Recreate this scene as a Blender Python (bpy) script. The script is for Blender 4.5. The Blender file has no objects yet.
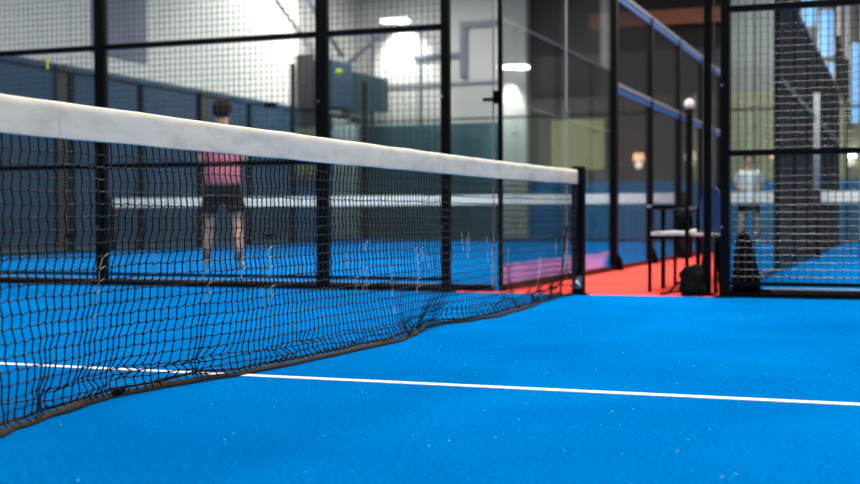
import bpy, bmesh, math, random
from mathutils import Vector, Matrix, noise
random.seed(7)
SC = bpy.context.scene
COL = SC.collection
R = math.radians

# ------------------------------------------------------------------ camera
cam_d = bpy.data.cameras.new('camera')
cam = bpy.data.objects.new('camera', cam_d); COL.objects.link(cam)
yaw, pitch, roll = R(20.914), R(-1.0951), R(-0.1793)
Fw = Vector((-math.sin(yaw)*math.cos(pitch), math.cos(yaw)*math.cos(pitch), math.sin(pitch)))
Rt = Vector((math.cos(yaw), math.sin(yaw), 0)); Up = Rt.cross(Fw)
Rt, Up = Rt*math.cos(roll)+Up*math.sin(roll), Up*math.cos(roll)-Rt*math.sin(roll)
M4 = Matrix((Rt, Up, -Fw)).transposed().to_4x4()
M4.translation = Vector((2.2558, -3.9759, 0.5678))
cam.matrix_world = M4
cam_d.sensor_width = 36.0
cam_d.lens = 1247.31/860*36
cam_d.clip_start = 0.05; cam_d.clip_end = 200
cam_d.dof.use_dof = True
cam_d.dof.focus_distance = 4.5
cam_d.dof.aperture_fstop = 2.6
SC.camera = cam
# ------------------------------------------------------------------ world, exposure
w = bpy.data.worlds.new('hall_air'); SC.world = w; w.use_nodes = True
w.node_tree.nodes['Background'].inputs[0].default_value = (0.6, 0.7, 0.85, 1)
w.node_tree.nodes['Background'].inputs[1].default_value = 0.35
SC.view_settings.view_transform = 'Standard'; SC.view_settings.look = 'None'
SC.view_settings.gamma = 1; SC.view_settings.use_curve_mapping = False
SC.view_settings.exposure = 0.0
# ------------------------------------------------------------------ ceiling and added fill lights
def area(name, loc, sx, sy, power, color=(1, .95, .86), rot=(0, 0, 0)):
    l = bpy.data.lights.new(name, 'AREA'); l.shape = 'RECTANGLE'; l.size = sx; l.size_y = sy
    l.energy = power; l.color = color
    o = bpy.data.objects.new(name, l); COL.objects.link(o); o.location = loc; o.rotation_euler = rot
    return o
LAMPS = [(-6, -3.5, 260), (4.2, -2.6, 450), (8, 1.5, 260), (-6, 3, 300), (1.2, 4.6, 520),
         (-7, 10, 420), (-4, 7.4, 300), (-3, 13, 430), (-6.5, 19, 520), (-3, 22, 330), (.2, 8.5, 420), (6, 11, 430), (9, 18, 520), (4, 22, 430), (3, 27, 360), (-10.3, 26.5, 260)]
for x, y, p in LAMPS:
    area('ceiling_and_fill_light', (x, y, 7.2), 1.6, .8, p)  # lamps out of view; some added to brighten headband, walkway and back wall
def spot(loc, target, power, size=70, color=(1, .97, .88), blend=.6, rad=.12):
    l = bpy.data.lights.new('wall_washer', 'SPOT'); l.energy = power; l.spot_size = R(size); l.spot_blend = blend
    l.shadow_soft_size = rad; l.color = color
    o = bpy.data.objects.new('wall_washer', l); COL.objects.link(o); o.location = loc
    o.rotation_euler = (Vector(target)-Vector(loc)).to_track_quat('-Z', 'Y').to_euler()
    return o

# ------------------------------------------------------------------ materials
def mat(name, col, rough=.5, metal=0, spec=.5, noise_amt=0, noise_scale=10, bump=0, bump_scale=200, col2=None, emit=None, estr=0):
    m = bpy.data.materials.new(name); m.use_nodes = True
    nt = m.node_tree; b = nt.nodes['Principled BSDF']
    b.inputs['Base Color'].default_value = (*col, 1); b.inputs['Roughness'].default_value = rough
    b.inputs['Metallic'].default_value = metal; b.inputs['Specular IOR Level'].default_value = spec
    tc = nt.nodes.new('ShaderNodeTexCoord')
    if noise_amt or col2:
        n = nt.nodes.new('ShaderNodeTexNoise'); n.inputs['Scale'].default_value = noise_scale; n.inputs['Detail'].default_value = 4
        nt.links.new(tc.outputs['Object'], n.inputs['Vector'])
        mx = nt.nodes.new('ShaderNodeMix'); mx.data_type = 'RGBA'
        c2 = col2 if col2 else tuple(c*(1-noise_amt) for c in col)
        mx.inputs[6].default_value = (*col, 1); mx.inputs[7].default_value = (*c2, 1)
        nt.links.new(n.outputs['Fac'], mx.inputs[0]); nt.links.new(mx.outputs[2], b.inputs['Base Color'])
    if bump:
        n2 = nt.nodes.new('ShaderNodeTexNoise'); n2.inputs['Scale'].default_value = bump_scale
        nt.links.new(tc.outputs['Object'], n2.inputs['Vector'])
        bp = nt.nodes.new('ShaderNodeBump'); bp.inputs['Strength'].default_value = bump; bp.inputs['Distance'].default_value = .01
        nt.links.new(n2.outputs['Fac'], bp.inputs['Height']); nt.links.new(bp.outputs['Normal'], b.inputs['Normal'])
    if emit:
        b.inputs['Emission Color'].default_value = (*emit, 1); b.inputs['Emission Strength'].default_value = estr
    return m

def turf_mat(name, c1, c2, speck):
    m = bpy.data.materials.new(name); m.use_nodes = True
    nt = m.node_tree; N = nt.nodes; L = nt.links; b = N['Principled BSDF']
    tc = N.new('ShaderNodeTexCoord')
    n = N.new('ShaderNodeTexNoise'); n.inputs['Scale'].default_value = 1.3; n.inputs['Detail'].default_value = 5
    L.new(tc.outputs['Object'], n.inputs['Vector'])
    f = N.new('ShaderNodeTexNoise'); f.inputs['Scale'].default_value = 75; f.inputs['Detail'].default_value = 6; f.inputs['Roughness'].default_value = .7
    L.new(tc.outputs['Object'], f.inputs['Vector'])
    ad = N.new('ShaderNodeMath'); ad.operation = 'MULTIPLY_ADD'; ad.inputs[1].default_value = .8; L.new(f.outputs['Fac'], ad.inputs[0])
    m2 = N.new('ShaderNodeMath'); m2.operation = 'MULTIPLY'; m2.inputs[1].default_value = .2; L.new(n.outputs['Fac'], m2.inputs[0]); L.new(m2.outputs[0], ad.inputs[2])
    r = N.new('ShaderNodeMapRange'); r.inputs[1].default_value = .39; r.inputs[2].default_value = .61; L.new(ad.outputs[0], r.inputs[0])
    mx = N.new('ShaderNodeMix'); mx.data_type = 'RGBA'; mx.inputs[6].default_value = (*c1, 1); mx.inputs[7].default_value = (*c2, 1)
    L.new(r.outputs[0], mx.inputs[0])
    v = N.new('ShaderNodeTexVoronoi'); v.inputs['Scale'].default_value = 42; L.new(tc.outputs['Object'], v.inputs['Vector'])
    sr = N.new('ShaderNodeMapRange'); sr.inputs[1].default_value = .16; sr.inputs[2].default_value = .06; L.new(v.outputs['Distance'], sr.inputs[0])
    wn = N.new('ShaderNodeSeparateColor'); L.new(v.outputs['Color'], wn.inputs[0])
    gt = N.new('ShaderNodeMath'); gt.operation = 'GREATER_THAN'; gt.inputs[1].default_value = .965; L.new(wn.outputs[0], gt.inputs[0])
    mu = N.new('ShaderNodeMath'); mu.operation = 'MULTIPLY'; L.new(sr.outputs[0], mu.inputs[0]); L.new(gt.outputs[0], mu.inputs[1])
    m3 = N.new('ShaderNodeMix'); m3.data_type = 'RGBA'; L.new(mu.outputs[0], m3.inputs[0]); L.new(mx.outputs[2], m3.inputs[6]); m3.inputs[7].default_value = (*speck, 1)
    L.new(m3.outputs[2], b.inputs['Base Color'])
    b.inputs['Roughness'].default_value = .6; b.inputs['Specular IOR Level'].default_value = 0.0
    bp = N.new('ShaderNodeBump'); bp.inputs['Strength'].default_value = .6; bp.inputs['Distance'].default_value = .006
    L.new(f.outputs['Fac'], bp.inputs['Height']); L.new(bp.outputs['Normal'], b.inputs['Normal'])
    return m

def glass_mat(name, tint=(.90, .95, .94), k=1.0):
    m = bpy.data.materials.new(name); m.use_nodes = True
    nt = m.node_tree; N = nt.nodes; L = nt.links; N.remove(N['Principled BSDF'])
    t = N.new('ShaderNodeBsdfTransparent'); t.inputs[0].default_value = (*tint, 1)
    g = N.new('ShaderNodeBsdfGlossy'); g.inputs['Roughness'].default_value = .015; g.inputs['Color'].default_value = (.95, .98, 1, 1)
    fr = N.new('ShaderNodeFresnel'); fr.inputs[0].default_value = 1.5
    mm = N.new('ShaderNodeMath'); mm.operation = 'MULTIPLY'; mm.inputs[1].default_value = k; mm.use_clamp = True; L.new(fr.outputs[0], mm.inputs[0])
    mx = N.new('ShaderNodeMixShader'); L.new(mm.outputs[0], mx.inputs[0]); L.new(t.outputs[0], mx.inputs[1]); L.new(g.outputs[0], mx.inputs[2])
    L.new(mx.outputs[0], N['Material Output'].inputs[0])
    return m

M = {
 'blue_turf': turf_mat('blue_turf', (0.0, .095, .35), (0.0, .21, .64), (.35, .75, 1)),
 'red_turf': turf_mat('red_turf', (.78, .05, .045), (.95, .12, .10), (1, .5, .45)),
 'white_line': mat('white_line', (.85, .87, .9), .8, bump=.5, bump_scale=150),
 'black_steel': mat('black_steel', (.0025, .0027, .0035), .4, .0, .12),
 'wire': mat('wire', (.038, .038, .04), .35, 0, .6),
 'far_wire': mat('far_wire', (.012, .012, .014), .45, 0, .3),
 'grey_wire': mat('grey_wire', (.05, .05, .055), .4, 0, .5),
 'cord': mat('cord', (.008, .008, .009), .6, 0, .2),
 'rope': mat('rope', (.035, .026, .02), .75, 0, .3, noise_scale=60, col2=(.012, .01, .01), bump=.6, bump_scale=300),
 'webbing': mat('webbing', (.085, .062, .042), .85, 0, .2, noise_scale=45, col2=(.035, .027, .02), bump=.7, bump_scale=250),
 'glass': glass_mat('glass', k=.5), 'mirror_glass': glass_mat('mirror_glass', (.82, .88, .88), k=1.25),
 'shutter': mat('shutter', (.13, .13, .21), .6), 'near_black': mat('near_black', (.008, .007, .008), .8), 'brown_wall': mat('brown_wall', (.13, .115, .105), .8, noise_amt=.3, noise_scale=1),
 'steel': mat('steel', (.55, .56, .58), .3, .9),
 'rail_grey': mat('rail_grey', (.33, .34, .37), .35, .2),
 'dim_rail': mat('dim_rail', (.16, .17, .19), .4),
 'blue_reflection': mat('blue_reflection', (.01, .12, .42), .45),
 'concrete': mat('concrete', (.16, .14, .13), .85, noise_amt=.4, noise_scale=30),
 'hall_floor': mat('hall_floor', (.13, .14, .16), .5, noise_amt=.3),
 'white_wall': mat('white_wall', (.62, .6, .6), .8, noise_amt=.12, noise_scale=1.5),
 'pad_blue': mat('pad_blue', (.013, .065, .145), .6, noise_amt=.25, noise_scale=2),
 'pad_teal': mat('pad_teal', (.03, .09, .125), .6, noise_amt=.25, noise_scale=2),
 'charcoal': mat('charcoal', (.05, .046, .05), .7, noise_amt=.3, noise_scale=1.2),
 'cream': mat('cream', (.42, .40, .27), .8, noise_amt=.25, noise_scale=1.5),
 'hatch': mat('hatch', (.68, .62, .34), .8, noise_amt=.35, noise_scale=1.5),
 'grey_wall': mat('grey_wall', (.33, .34, .34), .8, noise_amt=.2, noise_scale=1),
 'ceiling': mat('ceiling', (.02, .02, .023), .8),
 'orange': mat('orange', (.22, .055, .01), .5),
 'banner_blue': mat('banner_blue', (.01, .19, .48), .5),
 'duct': mat('duct', (.16, .17, .23), .5),
 'light_pillar': mat('light_pillar', (.5, .5, .5), .7),
 'lamp_white': mat('lamp_white', (.9, .9, .9), .5, emit=(1, .98, .94), estr=9),
 'lamp_warm': mat('lamp_warm', (.9, .6, .4), .5, emit=(1, .5, .28), estr=2.0),
 'lamp_pale': mat('lamp_pale', (.9, .85, .8), .5, emit=(1, .8, .7), estr=1.3),
 'daylight': mat('daylight', (.3, .5, .8), .3, emit=(.2, .5, 1), estr=.95),
 'band': None,
 'shirt_pink': mat('shirt_pink', (.74, .18, .25), .8, noise_amt=.2, noise_scale=8),
 'shirt_white': mat('shirt_white', (.75, .78, .78), .8),
 'short_dark': mat('short_dark', (.005, .005, .008), .9, 0, .1),
 'skin': mat('skin', (.66, .34, .22), .6),
 'hair': mat('hair', (.014, .009, .006), .9, 0, .1, noise_amt=.4, noise_scale=60),
 'shoe': mat('shoe', (.35, .6, .6), .6),
 'sock': mat('sock', (.10, .08, .10), .8),
 'eye': mat('eye', (.02, .02, .02), .3),
 'racket': mat('racket', (.02, .02, .03), .4),
 'ball': mat('ball', (.62, .75, .06), .9, bump=.5),
 'yellow': mat('yellow', (.8, .62, .05), .5),
 'bag': mat('bag', (.004, .004, .005), .9, 0, .1, bump=.4, bump_scale=60),
 'bag_olive': mat('bag_olive', (.010, .011, .008), .9, 0, .1, noise_scale=14, col2=(.005, .005, .005), bump=.5, bump_scale=40),
 'seat_white': mat('seat_white', (.7, .72, .72), .5),
 'white_band': mat('white_band', (.93, .93, .9), .7),
 'chair_blue': mat('chair_blue', (.012, .05, .19), .5),
}
def tape_mat():
    m = mat('tape_vinyl', (.74, .72, .67), .6); nt = m.node_tree; N = nt.nodes; L = nt.links; b = N['Principled BSDF']
    tc = N.new('ShaderNodeTexCoord')
    mp = N.new('ShaderNodeMapping'); mp.inputs['Scale'].default_value = (6, 5, 14); L.new(tc.outputs['Object'], mp.inputs[0])
    n = N.new('ShaderNodeTexNoise'); n.inputs['Scale'].default_value = 1.2; n.inputs['Detail'].default_value = 6; L.new(mp.outputs[0], n.inputs['Vector'])
    r = N.new('ShaderNodeValToRGB'); r.color_ramp.elements[0].position = .30; r.color_ramp.elements[0].color = (.58, .54, .45, 1)
    r.color_ramp.elements[1].position = .55; r.color_ramp.elements[1].color = (.73, .69, .60, 1)
    L.new(n.outputs['Fac'], r.inputs[0])
    # faint diagonal scuffs
    w_ = N.new('ShaderNodeTexNoise'); w_.inputs['Scale'].default_value = 3; mp2 = N.new('ShaderNodeMapping'); mp2.inputs['Rotation'].default_value = (R(35), 0, 0); mp2.inputs['Scale'].default_value = (1, 9, 1.2)
    L.new(tc.outputs['Object'], mp2.inputs[0]); L.new(mp2.outputs[0], w_.inputs['Vector'])
    r2 = N.new('ShaderNodeMapRange'); r2.inputs[1].default_value = .34; r2.inputs[2].default_value = .27; L.new(w_.outputs['Fac'], r2.inputs[0])
    r2.inputs[4].default_value = .45
    mx = N.new('ShaderNodeMix'); mx.data_type = 'RGBA'; L.new(r2.outputs[0], mx.inputs[0]); L.new(r.outputs[0], mx.inputs[6]); mx.inputs[7].default_value = (.40, .37, .33, 1)
    L.new(mx.outputs[2], b.inputs['Base Color'])
    bp = N.new('ShaderNodeBump'); bp.inputs['Strength'].default_value = .3; bp.inputs['Distance'].default_value = .01
    L.new(n.outputs['Fac'], bp.inputs['Height']); L.new(bp.outputs['Normal'], b.inputs['Normal'])
    return m
M['tape'] = tape_mat()
def worn_cord():
    m = mat('worn_cord', (.012, .012, .014), .6, 0, .15); nt = m.node_tree; N = nt.nodes; L = nt.links; b = N['Principled BSDF']
    at = N.new('ShaderNodeAttribute'); at.attribute_name = 'wear'
    mx = N.new('ShaderNodeMix'); mx.data_type = 'RGBA'; L.new(at.outputs['Fac'], mx.inputs[0])
    mx.inputs[6].default_value = (.010, .009, .009, 1); mx.inputs[7].default_value = (.36, .32, .29, 1)
    L.new(mx.outputs[2], b.inputs['Base Color'])
    return m
M['net_cord'] = worn_cord()

# ------------------------------------------------------------------ helpers
def box(bm, x0, x1, y0, y1, z0, z1):
    v = [bm.verts.new(p) for p in ((x0,y0,z0),(x1,y0,z0),(x1,y1,z0),(x0,y1,z0),(x0,y0,z1),(x1,y0,z1),(x1,y1,z1),(x0,y1,z1))]
    for f in ((0,3,2,1),(4,5,6,7),(0,1,5,4),(1,2,6,5),(2,3,7,6),(3,0,4,7)): bm.faces.new([v[i] for i in f])
def tube(bm, pts, r, n=6, cap=True, radii=None):
    pts = [Vector(p) for p in pts]; rings = []
    ref = None
    for i, p in enumerate(pts):
        a = pts[max(i-1, 0)]; b = pts[min(i+1, len(pts)-1)]
        d = (b-a).normalized()
        if ref is None:
            ref = Vector((0,0,1)) if abs(d.z) < .9 else Vector((1,0,0))
        s = d.cross(ref).normalized(); t = s.cross(d).normalized(); ref = t
        rr = radii[i] if radii else r
        rings.append([bm.verts.new(p+s*math.cos(2*math.pi*k/n)*rr+t*math.sin(2*math.pi*k/n)*rr) for k in range(n)])
    for a, b in zip(rings, rings[1:]):
        for k in range(n): bm.faces.new((a[k], a[(k+1)%n], b[(k+1)%n], b[k]))
    if cap: bm.faces.new(rings[0][::-1]); bm.faces.new(rings[-1])
    return rings
def ball(bm, c, r, sx=1, sy=1, sz=1, seg=12, rings=8):
    m = Matrix.Translation(c) @ Matrix.Diagonal((r*sx, r*sy, r*sz, 1))
    bmesh.ops.create_uvsphere(bm, u_segments=seg, v_segments=rings, radius=1, matrix=m)
def obj(name, bm, m, parent=None, smooth=False, bevel=0):
    me = bpy.data.meshes.new(name); bm.normal_update(); bm.to_mesh(me); bm.free()
    me.materials.append(m); o = bpy.data.objects.new(name, me); COL.objects.link(o)
    if parent: o.parent = parent
    if smooth:
        for p in me.polygons: p.use_smooth = True
    if bevel:
        md = o.modifiers.new('bevel', 'BEVEL'); md.width = bevel; md.segments = 2; md.limit_method = 'ANGLE'
    return o
def bx(name, x0, x1, y0, y1, z0, z1, m, parent=None, bevel=0):
    bm = bmesh.new(); box(bm, x0, x1, y0, y1, z0, z1); return obj(name, bm, m, parent, bevel=bevel)
def struct(name, *a, **k):
    o = bx(name, *a, **k); o['kind'] = 'structure'; return o
def thing(name, label, cat, loc=(0,0,0), rz=0, group=None):
    o = bpy.data.objects.new(name, None); COL.objects.link(o); o.location = loc; o.rotation_euler = (0,0,rz)
    o.empty_display_size = .1; o['label'] = label; o['category'] = cat
    if group: o['group'] = group
    return o
def tag(o, label, cat, group=None):
    o['label'] = label; o['category'] = cat
    if group: o['group'] = group
    return o
def dup(root, loc, rz, label, group=None):
    r = root.copy(); COL.objects.link(r); r.location = loc; r.rotation_euler = (0,0,rz); r['label'] = label
    if group: r['group'] = group
    for ch in list(root.children):
        c = ch.copy(); COL.objects.link(c); c.parent = r
        for g in ch.children:
            d = g.copy(); COL.objects.link(d); d.parent = c
    return r
def wires(name, ax, c, a0, a1, z0, z1, m, parent, r=.002, step=.05):
    """welded wire sheet in plane ax=c"""
    bm = bmesh.new()
    def P(a, z, off=0): return (a, c+off, z) if ax == 'y' else (c+off, a, z)
    n = max(1, round((a1-a0)/step))
    for i in range(n+1):
        a = a0+(a1-a0)*i/n; tube(bm, [P(a, z0), P(a, z1)], r*1.2, 4, False)
    n = max(1, round((z1-z0)/step))
    for i in range(n+1):
        z = z0+(z1-z0)*i/n; tube(bm, [P(a0, z, r), P(a1, z, r)], r*.8, 4, False)
    return obj(name, bm, m, parent)

# ------------------------------------------------------------------ structure
XA, XB, YF, YE = -.68, 1.01, 5.03, 5.24
HX0, HX1, HY0, HY1, HZ = -13.0, 13.5, -9.0, 30.0, 8.2
struct('floor', HX0, HX1, HY0, HY1+.2, -.2, -.012, M['hall_floor'])
def ground(name, x0, x1, y0, y1, m, z=0.0):
    return struct(name, x0, x1, y0, y1, -.012, z, m)
ground('floor_court', -10.0, 10.0, -5.03, YF, M['blue_turf'])
ground('floor_left_court', XA-10, XA, YE, YE+20, M['blue_turf'])
ground('floor_right_court', XB, XB+10, YE, YE+20, M['blue_turf'])
ground('floor_corridor', XA, XB, YF, HY1-1, M['red_turf'])
ground('floor_threshold', -1.02, XA, YF, YE, M['red_turf'])
struct('trim_1', XA-10, -1.1, YF+.035, YE-.03, -.012, .055, M['concrete'])
struct('trim_2', 1.36, XB+10, YF+.035, YE-.03, -.012, .055, M['concrete'])
# white centre line, painted on the turf
struct('trim_3', -7, 7, -.026, .026, .0, .002, M['white_line'])
struct('trim_4', 1.2, XB+9.9, 6.22, 6.255, .0, .002, M['white_line'])
# walls
struct('wall_left', HX0-.2, HX0, HY0, HY1, 0, HZ, M['white_wall'])
struct('wall_front', HX0, HX1, HY0-.2, HY0, 0, HZ, M['grey_wall'])
struct('wall_right', HX1, HX1+.2, HY0, HY1, 0, HZ, M['grey_wall'])
struct('wall_back', HX0, -8.5, HY1, HY1+.2, 0, HZ, M['white_wall'])
struct('wall_back_dark', -7.7, -.35, HY1, HY1+.2, 5.1, HZ, M['near_black'])  # near black colour on the upper back wall
struct('wall_back_band', -7.7, -.35, HY1, HY1+.2, 3.9, 5.1, M['charcoal'])
struct('wall_back_brown', -7.7, -3.15, HY1, HY1+.2, 0, 3.9, M['brown_wall'])
struct('wall_back_cream', -3.15, HX1, HY1, HY1+.2, 0, 3.9, M['cream'])
struct('wall_back_hatch', -7.05, -5.55, HY1-.04, HY1, 1.9, 3.3, M['hatch'])
struct('wall_left_shutter', HX0, HX0+.04, 17.0, 18.9, 3.9, 7.2, M['shutter'])
struct('wall_back_grey', -.35, 4.3, HY1, HY1+.2, 3.9, HZ, M['grey_wall'])
struct('wall_back_charcoal', 4.3, HX1, HY1, HY1+.2, 3.9, HZ, M['charcoal'])  # upper back wall in its own charcoal colour
struct('wall_back_pier', -8.5, -7.7, HY1-.35, HY1+.2, 0, HZ, M['light_pillar'])
struct('wall_right_cream', HX1-.04, HX1, HY0, HY1, 0, 3.6, M['cream'])
struct('ceiling', HX0, HX1, HY0, HY1, HZ, HZ+.2, M['ceiling'])
struct('wall_left_padding', HX0, HX0+.08, HY0, HY1, 0, 3.55, M['pad_blue'])
struct('wall_back_padding', HX0+.08, -8.5, HY1-.08, HY1, 0, 3.3, M['pad_teal'])
struct('trim_5', HX0, -8.5, HY1-.05, HY1, 4.4, 4.47, M['duct'])
struct('wall_back_skirting', -7.7, HX1, HY1-.06, HY1, 0, 1.55, M['banner_blue'])
struct('trim_6', -5.9, -.4, HY1-.3, HY1, 5.75, 6.15, M['orange'])
# pilasters along the left wall
for i, y in enumerate((15.7, 20.9, 26.3)):
    struct('trim_%d' % (7+i), HX0+.08, HX0+.16, y, y+.35, 0, 3.5, M['charcoal'])
# tall window band high on the back wall, right
def window(n, x0, x1, z0, z1, cols=1):
    t = struct('window_%d' % n, x0, x1, HY1-.03, HY1-.01, z0, z1, M['daylight'])
    bm = bmesh.new()
    e = .05
    box(bm, x0-e, x0, HY1-.08, HY1, z0-e, z1+e); box(bm, x1, x1+e, HY1-.08, HY1, z0-e, z1+e)
    box(bm, x0-e, x1+e, HY1-.08, HY1, z0-e, z0); box(bm, x0-e, x1+e, HY1-.08, HY1, z1, z1+e)
    for k in range(1, cols): xx = x0+(x1-x0)*k/cols; box(bm, xx-.02, xx+.02, HY1-.08, HY1, z0, z1)
    obj('window_frame', bm, M['steel'], t)
window(1, -.30, .03, 5.55, 6.5); window(2, .12, .46, 4.75, 5.9); window(3, .10, .46, 4.15, 4.55, 2)
window(4, .92, 1.1, 3.0, 5.0); window(5, 1.3, 2.4, 4.2, 6.4, 2)
for i, (x, wd) in enumerate(((.56, .1), (.72, .14), (1.14, .09))):
    struct('column_%d' % (i+1), x, x+wd, HY1-.35, HY1-.1, 0, HZ, M['light_pillar'] if i != 1 else M['grey_wall'])
struct('trim_11', -.35, .1, HY1-.12, HY1, 4.6, 4.66, M['charcoal'])

# ------------------------------------------------------------------ big fences of the near court
def fence(xs, label, zmax=4.05, end=0):
    t = thing('mesh_fence', label, 'fence', (0, YF, 0))
    for i, x in enumerate(xs):
        wd = .031 if i == end else .05
        p = bx('post', x-wd, x+wd, -.03, .03, 0, zmax, M['black_steel'], t, bevel=.004)
        bx('foot_plate', x-.07, x+.07, -.075, .03, 0, .012, M['black_steel'], p)
        for z in (.5, 1.5):
            bm = bmesh.new(); tube(bm, [(x-.02, -.042, z), (x-.02, -.03, z)], .008, 6)
            obj('bolt', bm, M['steel'], p)
    for a, b in zip(sorted(xs), sorted(xs)[1:]):
        for z in (1.02, 2.035, 3.05, 4.03): bx('rail', a+.03, b-.03, -.02, .02, z-.02, z+.02, M['black_steel'], t)
        bx('rail', a+.03, b-.03, -.02, .02, .012, .034, M['black_steel'], t)
        bx('rail', a+.03, b-.03, -.02, .02, .085, .112, M['black_steel'], t)
        wires('wire_mesh', 'y', -.012, a+.04, b-.04, .1, zmax-.03, M['wire'], t, .0026)
    return t
fence([-1.05, -2.1, -4.2, -6.3, -8.4], 'long black wire mesh fence left of the doorway, behind the net')
fence([1.055, 3.15, 5.25, 7.35], 'black wire mesh fence right of the doorway, at the picture edge')

# ------------------------------------------------------------------ court side enclosures
def enclosure_side(x, label, inner=1, blue=True, wm='far_wire', wr=.0022, rail='rail_grey', gl='glass', pw=.04):
    t = thing('court_side_wall', label, 'fence', (x, 0, 0))
    y0 = YE
    ys = [y0+2*k for k in range(11)]
    for k, y in enumerate(ys):
        if k in (1, 9): continue                                   # glass butts against glass here, no post
        tall = 4.05 if k in (0, 2, 8, 10) else 3.0
        hw_ = .016 if k == 0 else pw
        p = bx('post', -hw_, hw_, y-(.02 if k == 0 else .045), y+(.02 if k == 0 else .045), 0, tall, M['black_steel'], t, bevel=.004)
        if k == 0: continue
        bm = bmesh.new()                                            # triangular foot gusset
        s = inner
        for yy in (y-.008, y+.008):
            pass
        a = [bm.verts.new(q) for q in ((s*pw, y-.008, 0), (s*.11, y-.008, 0), (s*.09, y-.008, .12), (s*pw, y-.008, .2))]
        b = [bm.verts.new(q) for q in ((s*pw, y+.008, 0), (s*.11, y+.008, 0), (s*.09, y+.008, .12), (s*pw, y+.008, .2))]
        bm.faces.new(a[::-1]); bm.faces.new(b)
        for i in range(4): bm.faces.new((a[i], a[(i+1) % 4], b[(i+1) % 4], b[i]))
        obj('gusset', bm, M['black_steel'], p)
    for k in (0, 1, 8, 9):
        bx('glass_panel', -.006, .006, ys[k]+.045, ys[k+1]-.045 if k % 2 == 0 and k not in (1, 9) else ys[k+1]-.045, .05, 3.0, M[gl], t)
        bx('bottom_rail', -.03, .03, ys[k]+.04, ys[k+1]-.04, .0, .05, M['black_steel'], t)
        wires('wire_mesh', 'x', 0, ys[k]+.03, ys[k+1]-.03, 3.05, 4.0, M['far_wire'], t, .002)
        bx('top_rail', -.02, .02, ys[k]+.03, ys[k+1]-.03, 3.0, 3.04, M['black_steel'], t)
    for k in (1, 9):
        bm = bmesh.new()
        for z in (.4, 1.5, 2.6): box(bm, -.014, .014, ys[k]-.04, ys[k]+.04, z, z+.05)
        obj('glass_clamp', bm, M['steel'], t)
    for k in range(2, 8):
        wires('wire_mesh', 'x', 0, ys[k]+.04, ys[k+1]-.04, .05, 3.0, M[wm], t, wr)
        bx('bottom_rail', -.02, .02, ys[k]+.04, ys[k+1]-.04, 0, .05, M['black_steel'], t)
        for z in (1.98, 2.98):
            r = bx('rail', -.035, .035, ys[k]+.04, ys[k+1]-.04, z, z+.035, M[rail], t)
            if blue: bx('edge_reflection', .012, .024, ys[k]+.04, ys[k+1]-.04, z-.07, z-.002, M['blue_reflection'], r)  # reflection in the glass edge, put in as a blue strip
    return t
A = enclosure_side(XA, 'glass and mesh side wall along the left edge of the red walkway')
B = enclosure_side(XB, 'glass and dark mesh side wall running back right of the walkway', inner=-1, blue=False, wr=.0042, rail='dim_rail', gl='mirror_glass')
bx('seam_strip', -.007, .007, YE+1.992, YE+2.005, .05, 3.0, M['rail_grey'], A)
Lw = enclosure_side(XA-10, 'far side wall of the neighbouring court below the white hall wall', inner=-1, blue=False, rail='black_steel')
Rw = enclosure_side(XB+10, 'far side wall of the right hand court, outside the frame', inner=-1, blue=False)

def end_glass(y, x0, x1, label, near):
    t = thing('court_end_wall', label, 'glass wall', (0, y, 0))
    n = 5
    for k in range(n):
        a = x0+(x1-x0)*k/n; b = x0+(x1-x0)*(k+1)/n
        bx('glass_panel', a+.055 if k == 0 else a+.004, b-.055 if k == n-1 else b-.004, -.006, .006, .05, 3.0, M['glass'], t)
        if k:
            bm = bmesh.new()
            for z in (.4, 1.49, 2.6): box(bm, a-.05, a+.05, -.014, .014, z, z+.04)
            obj('glass_clamp', bm, M['black_steel'], t)
    bx('bottom_rail', x0+.06, x1-.06, -.03, .03, 0, .05, M['black_steel'], t)
    bx('top_rail', x0+.06, x1-.06, -.02, .02, 3.0, 3.05, M['black_steel'], t)
    wires('wire_mesh', 'y', 0, x0+.06, x1-.06, 3.05, 4.0, M['far_wire'], t, .002)
    return t
e1 = end_glass(YE, XA-10, XA, 'frameless glass end wall standing behind the left mesh fence', True)
# dark door latch on the pane beside the corner post
bm = bmesh.new(); box(bm, XA-.13, XA-.015, -.04, -.012, 1.47, 1.495); box(bm, XA-.045, XA-.015, -.04, -.006, 1.45, 1.55); obj('latch', bm, M['black_steel'], e1)
bx('seam_strip', XA-.06, XA-.053, -.010, .010, .05, 3.0, M['rail_grey'], e1)
e2 = end_glass(YE, XB, XB+10, 'frameless glass end wall behind the right mesh fence', True)
end_glass(YE+20, XA-10, XA, 'far glass end wall of the left court, beyond its net', False)
end_glass(YE+20, XB, XB+10, 'far glass end wall of the right court, near the bright windows', False)

# doorway post with strip added as glass edge highlight, left of the right fence
t = thing('doorway_post', 'slim black doorway post between the blue chair and right fence', 'post', (.905, YE-.03, 0))
bx('post', -.025, .025, -.03, .03, 0, 4.05, M['black_steel'], t, bevel=.004)
bx('base_plate', -.045, .045, -.06, .06, 0, .015, M['black_steel'], t)
bm = bmesh.new(); tube(bm, [(.045, -.0, .0), (.045, -.0, 4.0)], .005, 8); obj('edge_highlight', bm, M['steel'], t)['label'] = 'thin steel strip in place of the glass edge highlight'
bm = bmesh.new(); tube(bm, [(.02, -.02, 1.33), (.02, -.06, 1.33)], .012, 8); obj('knob', bm, M['black_steel'], t)

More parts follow.
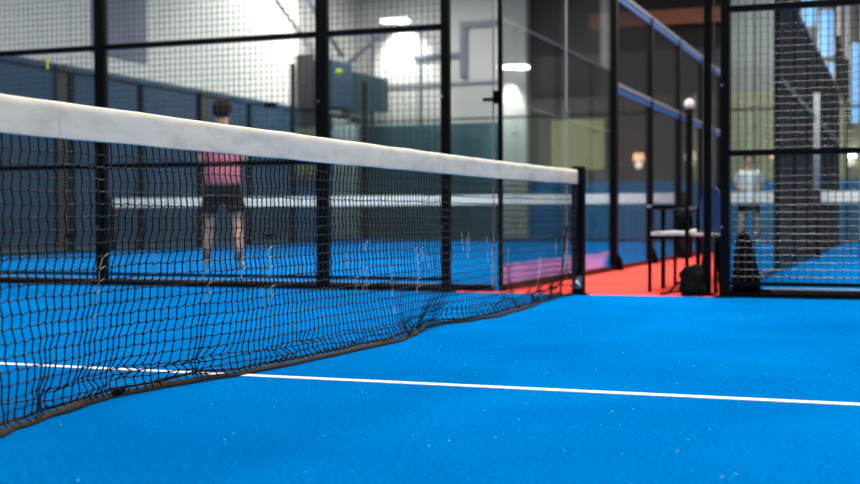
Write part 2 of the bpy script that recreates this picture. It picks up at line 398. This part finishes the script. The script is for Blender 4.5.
# ------------------------------------------------------------------ nets of the neighbouring courts
def far_net(x0, x1, label):
    t = thing('padel_net', label, 'net', ((x0+x1)/2, 14.23, 0))
    hw = (x1-x0)/2-.12
    bm = bmesh.new(); box(bm, -hw, hw, -.006, .006, .775, .92); obj('headband', bm, M['white_band'], t)['label'] = 'white headband'
    wires('cord_mesh', 'y', 0, -hw, hw, .03, .79, M['cord'], t, .0018, .048)
    for s in (-1, 1):
        p = bx('post', s*hw-.03+s*.03, s*hw+.03+s*.03, -.04, .04, 0, .94, M['black_steel'], t, bevel=.004)
    return t
far_net(XA-10, XA, 'distant net with white headband on the court left of the walkway')
far_net(XB, XB+10, 'distant net with white headband behind the right mesh fence')

# ------------------------------------------------------------------ the main net
YN0, YN1 = -4.93, 4.93
BOT = [(-4.9,.0),(-3.4,.05),(-2.4,-.03),(-1.7,.06),(-1.357,.057),(-1.229,.015),(-.988,-.037),(-.732,-.083),(-.625,-.100),(-.468,-.076),(-.215,-.04),(-.023,.009),
       (.383,.045),(.81,.064),(1.312,.086),(1.6,.045),(1.76,.009),(2.0,-.045),(2.225,-.058),(2.5,.03),(2.837,.08),(3.2,.06),(3.579,.042),(4.2,-.03),(4.688,-.075),(4.93,-.02)]
def xb(y):
    if y <= BOT[0][0]: return BOT[0][1]
    for i in range(len(BOT)-1):
        a, b = BOT[i], BOT[i+1]
        if a[0] <= y <= b[0]:
            s = (y-a[0])/(b[0]-a[0]); s = s*s*(3-2*s); return a[1]*(1-s)+b[1]*s
    return BOT[-1][1]
def top_z(y): return .903+.003*(y/5)**2+(.014*max(0, (abs(y)-2)/3)**2)
CREASE = [(-1.08, .12, .55, .34), (-.22, .10, .65, .40), (1.55, .15, .4, .3), (2.2, .2, .22, .25), (-3.0, .15, .6, .4), (3.35, .12, .5, .5)]
NR = 24
def node(y, j):
    """j = 0 under the headband, NR-1 at the bottom rope"""
    zt = top_z(y)-.105
    # cords: full squares above, gathered and folded near the ground
    if j <= 19: z = zt-j*(zt-.085)/19
    else:
        s = (j-19)/(NR-1-19); z = .085*(1-s)**1.2+.012
    B = xb(y)
    H_ = .24+.45*max(0, min(1, -B/.08))*max(0, min(1, .8-y)); f = max(0, min(1, 1-z/H_)); f = f*f*(3-2*f)
    bulge = .012*math.exp(-((z-.22)/.16)**2)*(1+.8*noise.noise(Vector((y*1.3, 3, 0))))
    billow = .03*noise.noise(Vector((y*.8, z*2, 9)))*min(1, j/4)
    x = B*f+(bulge*(1-f)+billow*(1-f*.8))
    yy = y
    for y0, wd, A_, zh in CREASE:
        k = max(0, 1-z/zh)
        g = math.exp(-((y-y0)/wd)**2)
        yy -= A_*(y-y0)*g*k
        x += -.035*g*k*(1-f)
    q_ = max(0, min(1, (y+.35)/.4)); yy -= .045*q_*math.exp(-((z-.10)/.085)**2)
    yy += .0045*(1 if j % 2 else -1)*(0 < j < 18)
    yy += .012*noise.noise(Vector((y*3, z*4, 5)))*min(1, j/3)
    if j > 18 and j < NR-1: x += .028*noise.noise(Vector((y*4.5, j*.9, 77))) - .012; z += .012*noise.noise(Vector((y*4, j*1.1, 12)))
    zz = z+(.0018 if (round((y-YN0)/.0375) % 2) else -.0018)*(0 < j < NR-1)
    zz += .006*noise.noise(Vector((y*5, z*6, 1)))*(0 < j < NR-1)
    return Vector((x, yy, max(.008, zz)))
net = thing('padel_net', 'nearest padel net with white headband and sagging black cords across the court', 'net')
ny = round((YN1-YN0-.04)/.0375)
grid = [[node(YN0+.02+i*.0375, j) for j in range(NR)] for i in range(ny+1)]
bm = bmesh.new(); wear = bm.verts.layers.float.new('wear')
rw = random.Random(4)
WEAR = {}
for i in range(ny+1):
    if rw.random() < .15:
        j0 = rw.randint(8, 13)
        for j in range(j0, j0+rw.randint(2, 7)):
            if rw.random() < .85: WEAR[(i, j)] = rw.uniform(.5, 1)
def seg(a, b, r, n=5, mid=None, wr=0.0):
    nv = len(bm.verts); pts = [a, b] if mid is None else [a, mid, b]
    for ring in tube(bm, pts, r, n, False):
        for v in ring: v[wear] = wr
for i in range(ny+1):
    for j in range(NR-1):
        a, b = grid[i][j], grid[i][j+1]
        seg(a, b, .0024, wr=WEAR.get((i, j), 0.0))
    if i < ny:
        for j in range(1, NR-1):
            a, b = grid[i][j], grid[i+1][j]; wq = WEAR.get((i, j), 0.0)*(1 if (i*7+j*3) % 3 else 0)
            dz = Vector((0, 0, .0034)) if 0 < j < 20 else Vector((0, 0, 0)); seg(a-dz, b+dz, .0021, 4, wr=wq)
    for j in range(0, NR-1):                                       # knots
        p = grid[i][j]; 
        o6 = [bm.verts.new(p+Vector(q)) for q in ((.0040,0,0),(0,.0038,0),(-.0040,0,0),(0,-.0038,0),(0,0,.0075),(0,0,-.0075))]
        for q in range(4): bm.faces.new((o6[q], o6[(q+1)%4], o6[4])); bm.faces.new((o6[(q+1)%4], o6[q], o6[5]))
obj('cord_mesh', bm, M['net_cord'], net, smooth=True)
# headband: folded vinyl strip, slightly wavy, doubled over the steel cable
bm = bmesh.new(); rows = []
prof = [(-.007, -.105), (-.009, -.07), (-.010, -.03), (-.007, -.006), (0, 0), (.007, -.006), (.0095, -.02), (.010, -.03), (.0095, -.07), (.009, -.100), (.0088, -.1045), (.0080, -.1055), (.0045, -.105), (-.0045, -.105)]
nseg = 260
for i in range(nseg+1):
    y = YN0+(YN1-YN0)*i/nseg; zt = top_z(y)
    rows.append([bm.verts.new((px+.004*noise.noise(Vector((y*2, pz*8, 0))), y, zt+pz+.0022*noise.noise(Vector((y*4, pz*3, 4))))) for px, pz in prof])
for a, b in zip(rows, rows[1:]):
    for k in range(len(prof)): bm.faces.new((a[k], a[(k+1) % len(prof)], b[(k+1) % len(prof)], b[k]))
bm.faces.new(rows[0]); bm.faces.new(rows[-1][::-1])
bmesh.ops.recalc_face_normals(bm, faces=bm.faces)
obj('headband', bm, M['tape'], net, smooth=True)['label'] = 'scuffed white vinyl headband'
# ropes at the bottom
bm = bmesh.new(); rows = []
for k in range(int((YN1-YN0)/.02)):
    y = YN0+.02+k*.02; B = xb(y)+.003*noise.noise(Vector((y*6, 0, 0))); h_ = .018+.006*noise.noise(Vector((y*4, 3, 0))); b_ = .003*noise.noise(Vector((y*11, 2, 5)))
    rows.append([bm.verts.new(q) for q in ((B+.004, y, .001), (B+.002+b_, y, .012), (B-.006, y, h_), (B-.010, y, h_), (B-.004+b_, y, .010), (B-.004, y, .001))])
for a, b in zip(rows, rows[1:]):
    for k in range(6): bm.faces.new((a[k], a[(k+1) % 6], b[(k+1) % 6], b[k]))
bm.faces.new(rows[0]); bm.faces.new(rows[-1][::-1]); bmesh.ops.recalc_face_normals(bm, faces=bm.faces)
obj('bottom_tape', bm, M['webbing'], net, smooth=True)['label'] = 'brownish black webbing along the bottom edge'
bm = bmesh.new()
pts = [(xb(y)-.022-.02*noise.noise(Vector((y*2.2, 7, 0))), y, .022+.02*abs(noise.noise(Vector((y*2.5, 8, 0))))) for y in [YN0+.1+k*.04 for k in range(int((YN1-YN0-.2)/.04))]]
tube(bm, pts, .0045, 6)
obj('lead_rope', bm, M['rope'], net, smooth=True)
bm = bmesh.new(); 
for dy, dz, r_ in ((0, .012, .014), (.025, .014, .010), (-.02, .01, .009)): ball(bm, (xb(-.62)+.004, -.62+dy, dz+.006), r_, 1, 1.5, .8)
obj('rope_knot', bm, M['bag'], net, smooth=True)
bm = bmesh.new(); tube(bm, [(-.06, 4.70, .01), (-.045, 4.69, .2), (-.01, 4.68, .5)], .008, 6); tube(bm, [(-.01, 4.93, .06), (-.02, 4.93, .4), (-.004, 4.93, .79)], .009, 6)
obj('side_rope', bm, M['rope'], net, smooth=True)

# net post
t = thing('net_post', 'black square net post at the doorway, holding the near net', 'post', (0, 5.0-.005, 0))
bx('post', -.045, .045, -.035, .035, .012, .935, M['black_steel'], t, bevel=.005)
bx('cap', -.0375, .0375, -.037, .037, .935, .945, M['black_steel'], t, bevel=.002)
bx('base_plate', -.07, .07, -.04, .04, 0, .012, M['black_steel'], t)
bm = bmesh.new()
box(bm, -.03, .03, -.045, -.035, .05, .14); tube(bm, [(-.02, -.048, .12), (.02, -.048, .07)], .008, 6)
tube(bm, [(.02, -.05, .10), (.035, -.06, .13)], .007, 6)
obj('winch', bm, M['steel'], t)['label'] = 'small steel winch near the base'

# ------------------------------------------------------------------ small things on the fence
bm = bmesh.new(); ball(bm, (0, 0, 0), .033, seg=20, rings=14)
o = obj('padel_ball', bm, M['ball'], smooth=True); o.location = (-1.955, YF+.0105, 1.728); tag(o, 'yellow green ball stuck in the mesh fence above the net', 'ball')
o = bx('zip_tie', -.007, .007, -.008, .004, -.05, .045, M['yellow'], bevel=.002); o.location = (-4.74, YF-.016, 1.925); tag(o, 'yellow tie fixed to the mesh fence, upper left', 'tie')

# ------------------------------------------------------------------ people
def skin_mesh(name, verts, edges, radii, m, parent, sub=2, root=0):
    me = bpy.data.meshes.new(name); me.from_pydata([Vector(v) for v in verts], edges, []); me.materials.append(m)
    o = bpy.data.objects.new(name, me); COL.objects.link(o); o.parent = parent
    md = o.modifiers.new('skin', 'SKIN'); md.use_smooth_shade = True
    for i, r in enumerate(radii):
        sv = me.skin_vertices[0].data[i]
        sv.radius = r if isinstance(r, tuple) else (r, r); sv.use_root = (i == root)
    s = o.modifiers.new('sub', 'SUBSURF'); s.levels = sub; s.render_levels = sub
    return o
def person(loc, rz, label, shirt, shorts, hair, scale=1.0, stride=.17, holds=True):
    """faces local +y; standing height 1.80"""
    t = thing('person', label, 'person', loc, rz)
    t.scale = (scale,)*3
    hips = {}
    V = []; E = []; Rr = []
    def add(p, r, link=None):
        V.append(p); Rr.append(r); i = len(V)-1
        if link is not None: E.append((link, i))
        return i
    pel = add((0, 0, .96), (.15, .105)); wa = add((0, 0, 1.10), (.135, .095), pel); ch = add((0, .015, 1.28), (.165, .11), wa)
    sh = add((0, 0, 1.42), (.13, .085), ch); nk = add((0, .005, 1.52), .055, sh); hd0 = add((0, .025, 1.60), (.08, .088), nk)
    hd1 = add((0, .025, 1.69), (.088, .102), hd0); add((0, .02, 1.775), (.055, .065), hd1)
    legs = []
    for s in (-1, 1):
        fy = .10 if s < 0 else -.06
        hp = add((s*.095, 0, .90), (.095, .10), pel); mid_ = add((s*(.10+stride*.2), fy*.35, .70), .078, hp)
        kn = add((s*(.09+stride*.35), .03+fy*.5, .50), .056, mid_)
        cf = add((s*(.09+stride*.45), .0+fy*.7, .34), .055, kn); an = add((s*(.09+stride*.55), -.02+fy, .095), .036, cf)
        he = add((s*(.09+stride*.55), -.03+fy, .05), .036, an); add((s*(.09+stride*.62), .13+fy, .035), (.035, .024), he)
        legs.append((hp, mid_, kn, cf, an, he))
    arms = []
    for s in (-1, 1):
        sd = add((s*.175, 0, 1.42), .06, sh); el = add((s*.235, -.03, 1.16), .042, sd); fa = add((s*.19, .12, 1.09), .036, el)
        wr = add((s*.13, .26, 1.06), .026, fa); pm = add((s*.10, .33, 1.06), (.034, .024), wr)
        arms.append((sd, el, fa, wr, pm))
        for q, (dx, dz, ln) in enumerate(((.028, .022, .065), (.012, .008, .075), (-.004, -.006, .07), (-.018, -.02, .055))):
            a = add((s*.10-s*(-dx)*.5, .355, 1.06+dz), .0095, pm); b_ = add((s*.10-s*.02, .355+ln*.5, 1.055+dz), .009, a); add((s*.10-s*.045, .355+ln*.35, 1.045+dz), .008, b_)
        a = add((s*.075, .33, 1.09), .011, pm); add((s*.055, .36, 1.10), .009, a)
    skin_mesh('body', V, E, Rr, M['skin'], t)
    # shirt
    V = []; E = []; Rr = []
    a = add((0, 0, .84), (.215, .165)); a = add((0, 0, .97), (.215, .16), a); b_ = add((0, 0, 1.10), (.205, .15), a); c = add((0, .01, 1.30), (.225, .155), b_); d = add((0, 0, 1.43), (.17, .11), c); add((0, 0, 1.485), (.07, .065), d)
    for s in (-1, 1):
        e = add((s*.18, 0, 1.415), .085, d); add((s*.235, -.02, 1.20), .078, e)
    skin_mesh('shirt', V, E, Rr, shirt, t)
    # shorts
    V = []; E = []; Rr = []
    a = add((0, 0, 1.0), (.18, .13)); b_ = add((0, 0, .84), (.195, .15), a)
    for s in (-1, 1):
        fy = .10 if s < 0 else -.06
        e = add((s*.10, .0, .76), .125, b_); e = add((s*(.105+stride*.2), fy*.3, .66), .118, e); add((s*(.105+stride*.27), fy*.42, .58), .112, e)
    skin_mesh('shorts', V, E, Rr, shorts, t)
    for s in (-1, 1):
        fy = .10 if s < 0 else -.06; X = s*(.09+stride*.55)
        V = []; E = []; Rr = []
        a = add((X, -.045+fy, .045), (.044, .042)); b_ = add((X+s*.005, .05+fy, .042), (.046, .038), a); add((X+s*.012, .15+fy, .034), (.042, .030), b_)
        sh_ = skin_mesh('shoe', V, E, Rr, M['shoe'], t)
        bm = bmesh.new(); tube(bm, [(X, -.02+fy, .08), (X, -.02+fy, .13), (X-s*.004, -.015+fy, .19)], .045, 10, radii=[.046, .045, .051]); obj('sock', bm, M['sock'], t, smooth=True)
    bm = bmesh.new(); ball(bm, (0, .0, 1.715), .112, .96, 1.08, 1.04, 20, 14)
    for v in list(bm.verts):
        n_ = .006*noise.noise(v.co*40); v.co += v.co.normalized()*n_
    bmesh.ops.bisect_plane(bm, geom=bm.verts[:]+bm.edges[:]+bm.faces[:], plane_co=(0, .03, 1.675), plane_no=(0, .75, -.65), clear_outer=True)
    obj('hair', bm, hair, t, smooth=True)
    for s in (-1, 1):
        bm = bmesh.new(); ball(bm, (s*.085, .02, 1.665), .026, .35, .7, 1.1); obj('ear', bm, M['skin'], t, smooth=True)
    bm = bmesh.new(); tube(bm, [(0, .105, 1.70), (0, .128, 1.665), (0, .115, 1.65)], .012, 8, radii=[.007, .014, .010]); obj('nose', bm, M['skin'], t, smooth=True)
    for s in (-1, 1):
        bm = bmesh.new(); ball(bm, (s*.033, .108, 1.695), .012, 1.1, .5, .7); obj('eye', bm, M['eye'], t, smooth=True)
    bm = bmesh.new(); ball(bm, (0, .106, 1.618), .024, 1, .4, .3); obj('mouth', bm, M['shirt_pink'], t, smooth=True)
    return t
pl = (-5.21, 8.78, 0)
person(pl, R(20.9+4), 'person in pink shirt and dark shorts seen from behind through the net', M['shirt_pink'], M['short_dark'], M['hair'], 1.08)
person((3.0, 24.0, 0), R(170), 'person in white shirt on the right court, mirrored in the glass', M['shirt_white'], M['short_dark'], M['hair'], 1.08)
# racket held by the near person, in front of the body
def racket(loc, rz, label):
    t = thing('padel_racket', label, 'racket', loc, rz)
    bm = bmesh.new(); n = 28; ra = []; rb = []
    for k in range(n):
        a = 2*math.pi*k/n; x = .125*math.cos(a); z = .30+.135*math.sin(a)
        ra.append(bm.verts.new((x, -.018, z))); rb.append(bm.verts.new((x, .018, z)))
    bm.faces.new(ra[::-1]); bm.faces.new(rb)
    for k in range(n): bm.faces.new((ra[k], ra[(k+1) % n], rb[(k+1) % n], rb[k]))
    obj('racket_head', bm, M['racket'], t, bevel=.004)
    bm = bmesh.new(); tube(bm, [(0, 0, -.02), (0, 0, .12)], .016, 8); tube(bm, [(0, 0, .10), (.05, 0, .19)], .01, 6); tube(bm, [(0, 0, .10), (-.05, 0, .19)], .01, 6)
    obj('handle', bm, M['bag'], t, smooth=True)
    return t
d = Matrix.Rotation(R(24.9), 3, 'Z') @ Vector((.0, .40, 0))
racket((pl[0]+d.x, pl[1]+d.y, 1.13), R(24.9), 'dark racket held in front of the person in pink')

# ------------------------------------------------------------------ bench, chair and bags by the doorway
t = thing('courtside_bench', 'long black steel bench with pale seat slats along the walkway', 'bench', (.43, 5.42, 0))
BW = .28
LY = [0.07, .63, 1.18, 1.80, 2.38]
for k, y in enumerate(LY):
    for x in (0, BW):
        if k in (1, 3) and x == 0:
            bx('leg', x-.013, x+.013, y-.035, y-.009, 0, .65, M['black_steel'], t); bx('leg', x-.013, x+.013, y+.009, y+.035, 0, .65, M['black_steel'], t)
        else: bx('leg', x-.013, x+.013, y-.013, y+.013, 0, .65, M['black_steel'], t)
    bx('crossbar', .013, BW-.013, y-.011, y+.011, .405, .43, M['black_steel'], t)
bx('front_rail', -.016, .016, .05, 2.40, .628, .64, M['black_steel'], t)
o = bx('arm_rail', -.02, .02, .05, 2.40, .64, .662, M['rail_grey'], t, bevel=.003); o['label'] = 'pale grey rail along the top'
for k in range(4):
    bx('seat_slat', .012+k*.066, .07+k*.066, .05, 2.40, .43, .458, M['seat_white'], t, bevel=.003)
for y in (.06, 2.39): bx('side_rail', .016, BW, y-.012, y+.012, .635, .66, M['black_steel'], t)
# blue plastic chair
t = thing('plastic_chair', 'dark blue round-backed chair behind the doorway post', 'chair', (.895, 5.56, 0), R(0))
bm = bmesh.new(); n = 22; fr = []; bk = []
for k in range(n+1):
    a = math.pi*k/n; x = .125*math.cos(a); z = .60+.20*math.sin(a)
    fr.append(bm.verts.new((-.02, x, z))); bk.append(bm.verts.new((0, x, z)))
f0 = [bm.verts.new((-.02, -.11, .44)), bm.verts.new((-.02, .11, .44))]; b0 = [bm.verts.new((0, -.11, .44)), bm.verts.new((0, .11, .44))]
F_ = fr+f0; B_ = bk+b0
bm.faces.new(F_[::-1]); bm.faces.new(B_)
for k in range(len(F_)): bm.faces.new((F_[k], F_[(k+1) % len(F_)], B_[(k+1) % len(B_)], B_[k]))
bmesh.ops.rotate(bm, verts=bm.verts, cent=(0, 0, .44), matrix=Matrix.Rotation(R(55), 3, 'Z'))
bmesh.ops.recalc_face_normals(bm, faces=bm.faces)
obj('backrest', bm, M['chair_blue'], t, bevel=.006)
bm = bmesh.new(); box(bm, -.12, .0, -.12, .12, .425, .45); bmesh.ops.rotate(bm, verts=bm.verts, cent=(0, 0, 0), matrix=Matrix.Rotation(R(55), 3, 'Z')); bmesh.ops.translate(bm, verts=bm.verts, vec=(.0, -.01, 0))
obj('seat', bm, M['seat_white'], t, bevel=.008)['label'] = 'white seat'
for sx, sy in ((-1, -1), (-1, 1), (1, -1), (1, 1)):
    bm = bmesh.new(); tube(bm, [(-.02+sx*.03, sy*.05, .43), (-.02+sx*.06, sy*.11, .0)], .012, 8); obj('leg', bm, M['black_steel'], t, smooth=True)

def lump(name, loc, sx, sy, sz, m, label, cat, seed, strap=True):
    t = thing(name, label, cat, loc)
    bm = bmesh.new(); bmesh.ops.create_icosphere(bm, subdivisions=4, radius=1)
    for v in bm.verts:
        c = v.co; n_ = 1+.34*noise.noise(c*1.6+Vector((seed, 0, 0)))+.12*noise.noise(c*5+Vector((seed, 0, 0)))
        p = Vector((abs(c.x)**.8*math.copysign(1, c.x), abs(c.y)**.8*math.copysign(1, c.y), abs(c.z)**.8*math.copysign(1, c.z)))*n_
        v.co = Vector((p.x*sx, p.y*sy, max(0, p.z*sz+sz*.9)))
    obj('bag_body', bm, m, t, smooth=True)
    if strap:
        bm = bmesh.new(); tube(bm, [(-sx*.9, 0, sz*.9), (-sx*1.6, -.06, .02), (-sx*2.3, .02, .012), (-sx*2.0, .14, .012), (-sx*.8, .08, .03)], .008, 6); obj('strap', bm, M['bag'], t, smooth=True)
    return t
lump('gym_bag', (.81, 5.09, 0), .10, .055, .115, M['bag_olive'], 'dark olive bag lying on the red floor by the doorway post', 'bag', 3)
lump('small_bag', (.56, 6.25, .459), .07, .09, .085, M['bag'], 'small black bag sitting on the pale bench slats', 'bag', 8, False)
# tall black cover leaning in the corner of the right court
t = thing('racket_bag', 'tall tapered black bag standing behind the right mesh fence', 'bag', (1.195, 5.128, -.012))
bm = bmesh.new(); rings = []; prof = [(0, .10, .05), (.1, .10, .05), (.22, .09, .046), (.33, .072, .04), (.42, .052, .034), (.465, .035, .025), (.48, .012, .01)]
for z, a, b_ in prof:
    rings.append([bm.verts.new((a*abs(math.cos(q))**.7*math.copysign(1, math.cos(q))-z*.06, b_*math.sin(q), z)) for q in [2*math.pi*k/20 for k in range(20)]])
for a, b_ in zip(rings, rings[1:]):
    for k in range(20): bm.faces.new((a[k], a[(k+1) % 20], b_[(k+1) % 20], b_[k]))
bm.faces.new(rings[0][::-1]); bm.faces.new(rings[-1])
obj('bag_body', bm, M['bag'], t, smooth=True)
bm = bmesh.new(); tube(bm, [(-.03, -.034, .42), (-.03, -.044, .3), (-.02, -.050, .12)], .006, 6); obj('zipper', bm, M['black_steel'], t)

# ------------------------------------------------------------------ poles by the side walls
t = thing('gate_post', 'short black gate post with white ball cap on the walkway', 'post', (XA+.10, 13.6, 0))
bx('post', -.045, .045, -.04, .04, 0, 2.08, M['black_steel'], t)
bm = bmesh.new(); ball(bm, (0, 0, 2.15), .075); obj('cap', bm, M['seat_white'], t, smooth=True)['label'] = 'round white cap'
t = thing('wall_pole', 'pale pole standing against the dark mesh wall at right', 'pole', (XB+.10, 13.75, 0))
bm = bmesh.new(); tube(bm, [(0, 0, .94), (0, 0, 2.25)], .045, 12); obj('pole', bm, M['light_pillar'], t, smooth=True)
bm = bmesh.new(); tube(bm, [(0, 0, 0), (0, 0, .94)], .03, 10); obj('lower_tube', bm, M['black_steel'], t, smooth=True)

# ------------------------------------------------------------------ hall fittings
def floodlight(x, y, z, label, power=900, tilt=0, tgt=None, size=75):
    t = thing('floodlight', label, 'lamp', (x, y, z))
    bm = bmesh.new(); box(bm, -.45, .45, -.12, .12, .05, .13); obj('housing', bm, M['steel'], t, bevel=.01)
    bm = bmesh.new(); ball(bm, (-.1, 0, .03), .3, 1.15, .4, .26, 20, 10); ball(bm, (.25, 0, -.02), .2, 1.2, .5, .3, 16, 8); obj('diffuser', bm, M['lamp_white'], t, smooth=True)
    bm = bmesh.new(); tube(bm, [(0, 0, .13), (0, .58 if y > 29.0 and x > -8.5 else HY1-y-.01, .25)], .02, 6); obj('bracket', bm, M['steel'], t)
    return t
floodlight(-11.45, HY1-.9, 6.2, 'left floodlight on the white back wall, behind the mesh fence')
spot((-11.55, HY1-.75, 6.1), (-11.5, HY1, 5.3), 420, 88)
floodlight(-7.90, HY1-.95, 4.72, 'floodlight on the back wall pier, seen through the glass corner')
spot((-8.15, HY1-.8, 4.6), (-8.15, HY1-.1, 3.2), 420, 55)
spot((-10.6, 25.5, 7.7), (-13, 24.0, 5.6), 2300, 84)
t = thing('wall_duct', 'grey box duct on the white hall wall left of a fence post', 'duct', (HX0+.35, 26.6, 3.55))
bx('duct_body', -.30, .62, -.5, .9, 0, 1.25, M['pad_blue'], t, bevel=.02); bx('collar', -.33, .12, -.62, -.5, -.02, 1.4, M['charcoal'], t)
t = thing('wall_cabinet', 'dark blue slanted cabinet high on the back wall', 'cabinet', (-12.3, HY1-1.0, 3.62))
bm = bmesh.new(); box(bm, -.6, .6, -.2, .25, 0, .95)
for v in bm.verts:
    if v.co.z > .5 and v.co.x < 0: v.co.z += .28
obj('cabinet_body', bm, M['pad_teal'], t, bevel=.02); bx('side_strip', -.68, -.6, -.22, .22, 0, 1.2, M['charcoal'], t)
def beam(pts, r, m, label):
    bm = bmesh.new(); tube(bm, pts, r, 4); o = obj('steel_brace', bm, m); return tag(o, label, 'brace')
beam([(-12.4, 24.4, 6.9), (-12.5, 27.8, 5.1)], .07, M['duct'], 'slanting steel brace falling right, beside the bright wall')
beam([(-11.6, 28.3, 5.66), (-13.0, 28.3, 4.62)], .06, M['duct'], 'short slanting brace under the left floodlight')
t = thing('wall_pipes', 'blue grey pipe frame on the back wall behind the latch', 'pipe', (0, HY1, 0))
bx('pipe', -9.75, -9.55, -.12, -.02, 4.6, 6.2, M['duct'], t); bx('pipe', -9.55, -8.55, -.12, -.02, 6.03, 6.2, M['duct'], t); bx('pipe', -11.2, -9.75, -.12, -.02, 5.2, 5.33, M['duct'], t)
for i, x in enumerate((-12.55, -11.05)):
    struct('trim_%d' % (14+i), x, x+.07, HY1-.06, HY1, 3.3, 6.2, M['duct'])
def sconce(x, z, m, label, cat='lamp'):
    t = thing('wall_lamp', label, cat, (x, HY1-.12, z), 0)
    bm = bmesh.new()
    r0 = [bm.verts.new((.17*math.cos(q), .1*math.sin(q), 0)) for q in [2*math.pi*k/14 for k in range(14)]]
    r1 = [bm.verts.new((.13*math.cos(q), .08*math.sin(q), .2)) for q in [2*math.pi*k/14 for k in range(14)]]
    for k in range(14): bm.faces.new((r0[k], r0[(k+1) % 14], r1[(k+1) % 14], r1[k]))
    bm.faces.new(r0[::-1]); bm.faces.new(r1); obj('lamp_shade', bm, m, t, smooth=False)
    bm = bmesh.new(); ball(bm, (0, 0, -.12), .11, 1, .7, 1); obj('bulb', bm, M['lamp_pale'], t, smooth=True)
    bx('wall_plate', -.05, .05, .05, .11, 0, .2, M['steel'], t)
    return t
sconce(-4.58, 2.12, M['lamp_warm'], 'orange wall lamp between the second and third side wall posts')
sconce(-3.18, 2.12, M['lamp_pale'], 'pale peach wall lamp just left of the doorway post')
sconce(2.95, 2.12, M['lamp_warm'], 'warm wall lamp beyond the right court, seen mirrored in glass')
sconce(.86, 2.1, M['lamp_white'], 'white wall lamp at the right edge beyond the mesh')
# unseen housings added over the ceiling and fill lights
cf = thing('unseen_ceiling_lamp', 'unseen ceiling light housing added above the courts', 'lamp', (LAMPS[0][0], LAMPS[0][1], 7.25), 0, 'unseen ceiling lights')
bx('housing', -.85, .85, -.45, .45, 0, .12, M['black_steel'], cf); bm = bmesh.new(); tube(bm, [(-.6, 0, .12), (-.6, 0, .94)], .01, 5); tube(bm, [(.6, 0, .12), (.6, 0, .94)], .01, 5); obj('hanger', bm, M['steel'], cf)
for x, y, p in LAMPS[1:]: dup(cf, (x, y, 7.25), 0, 'unseen ceiling light housing added above the courts', 'unseen ceiling lights')
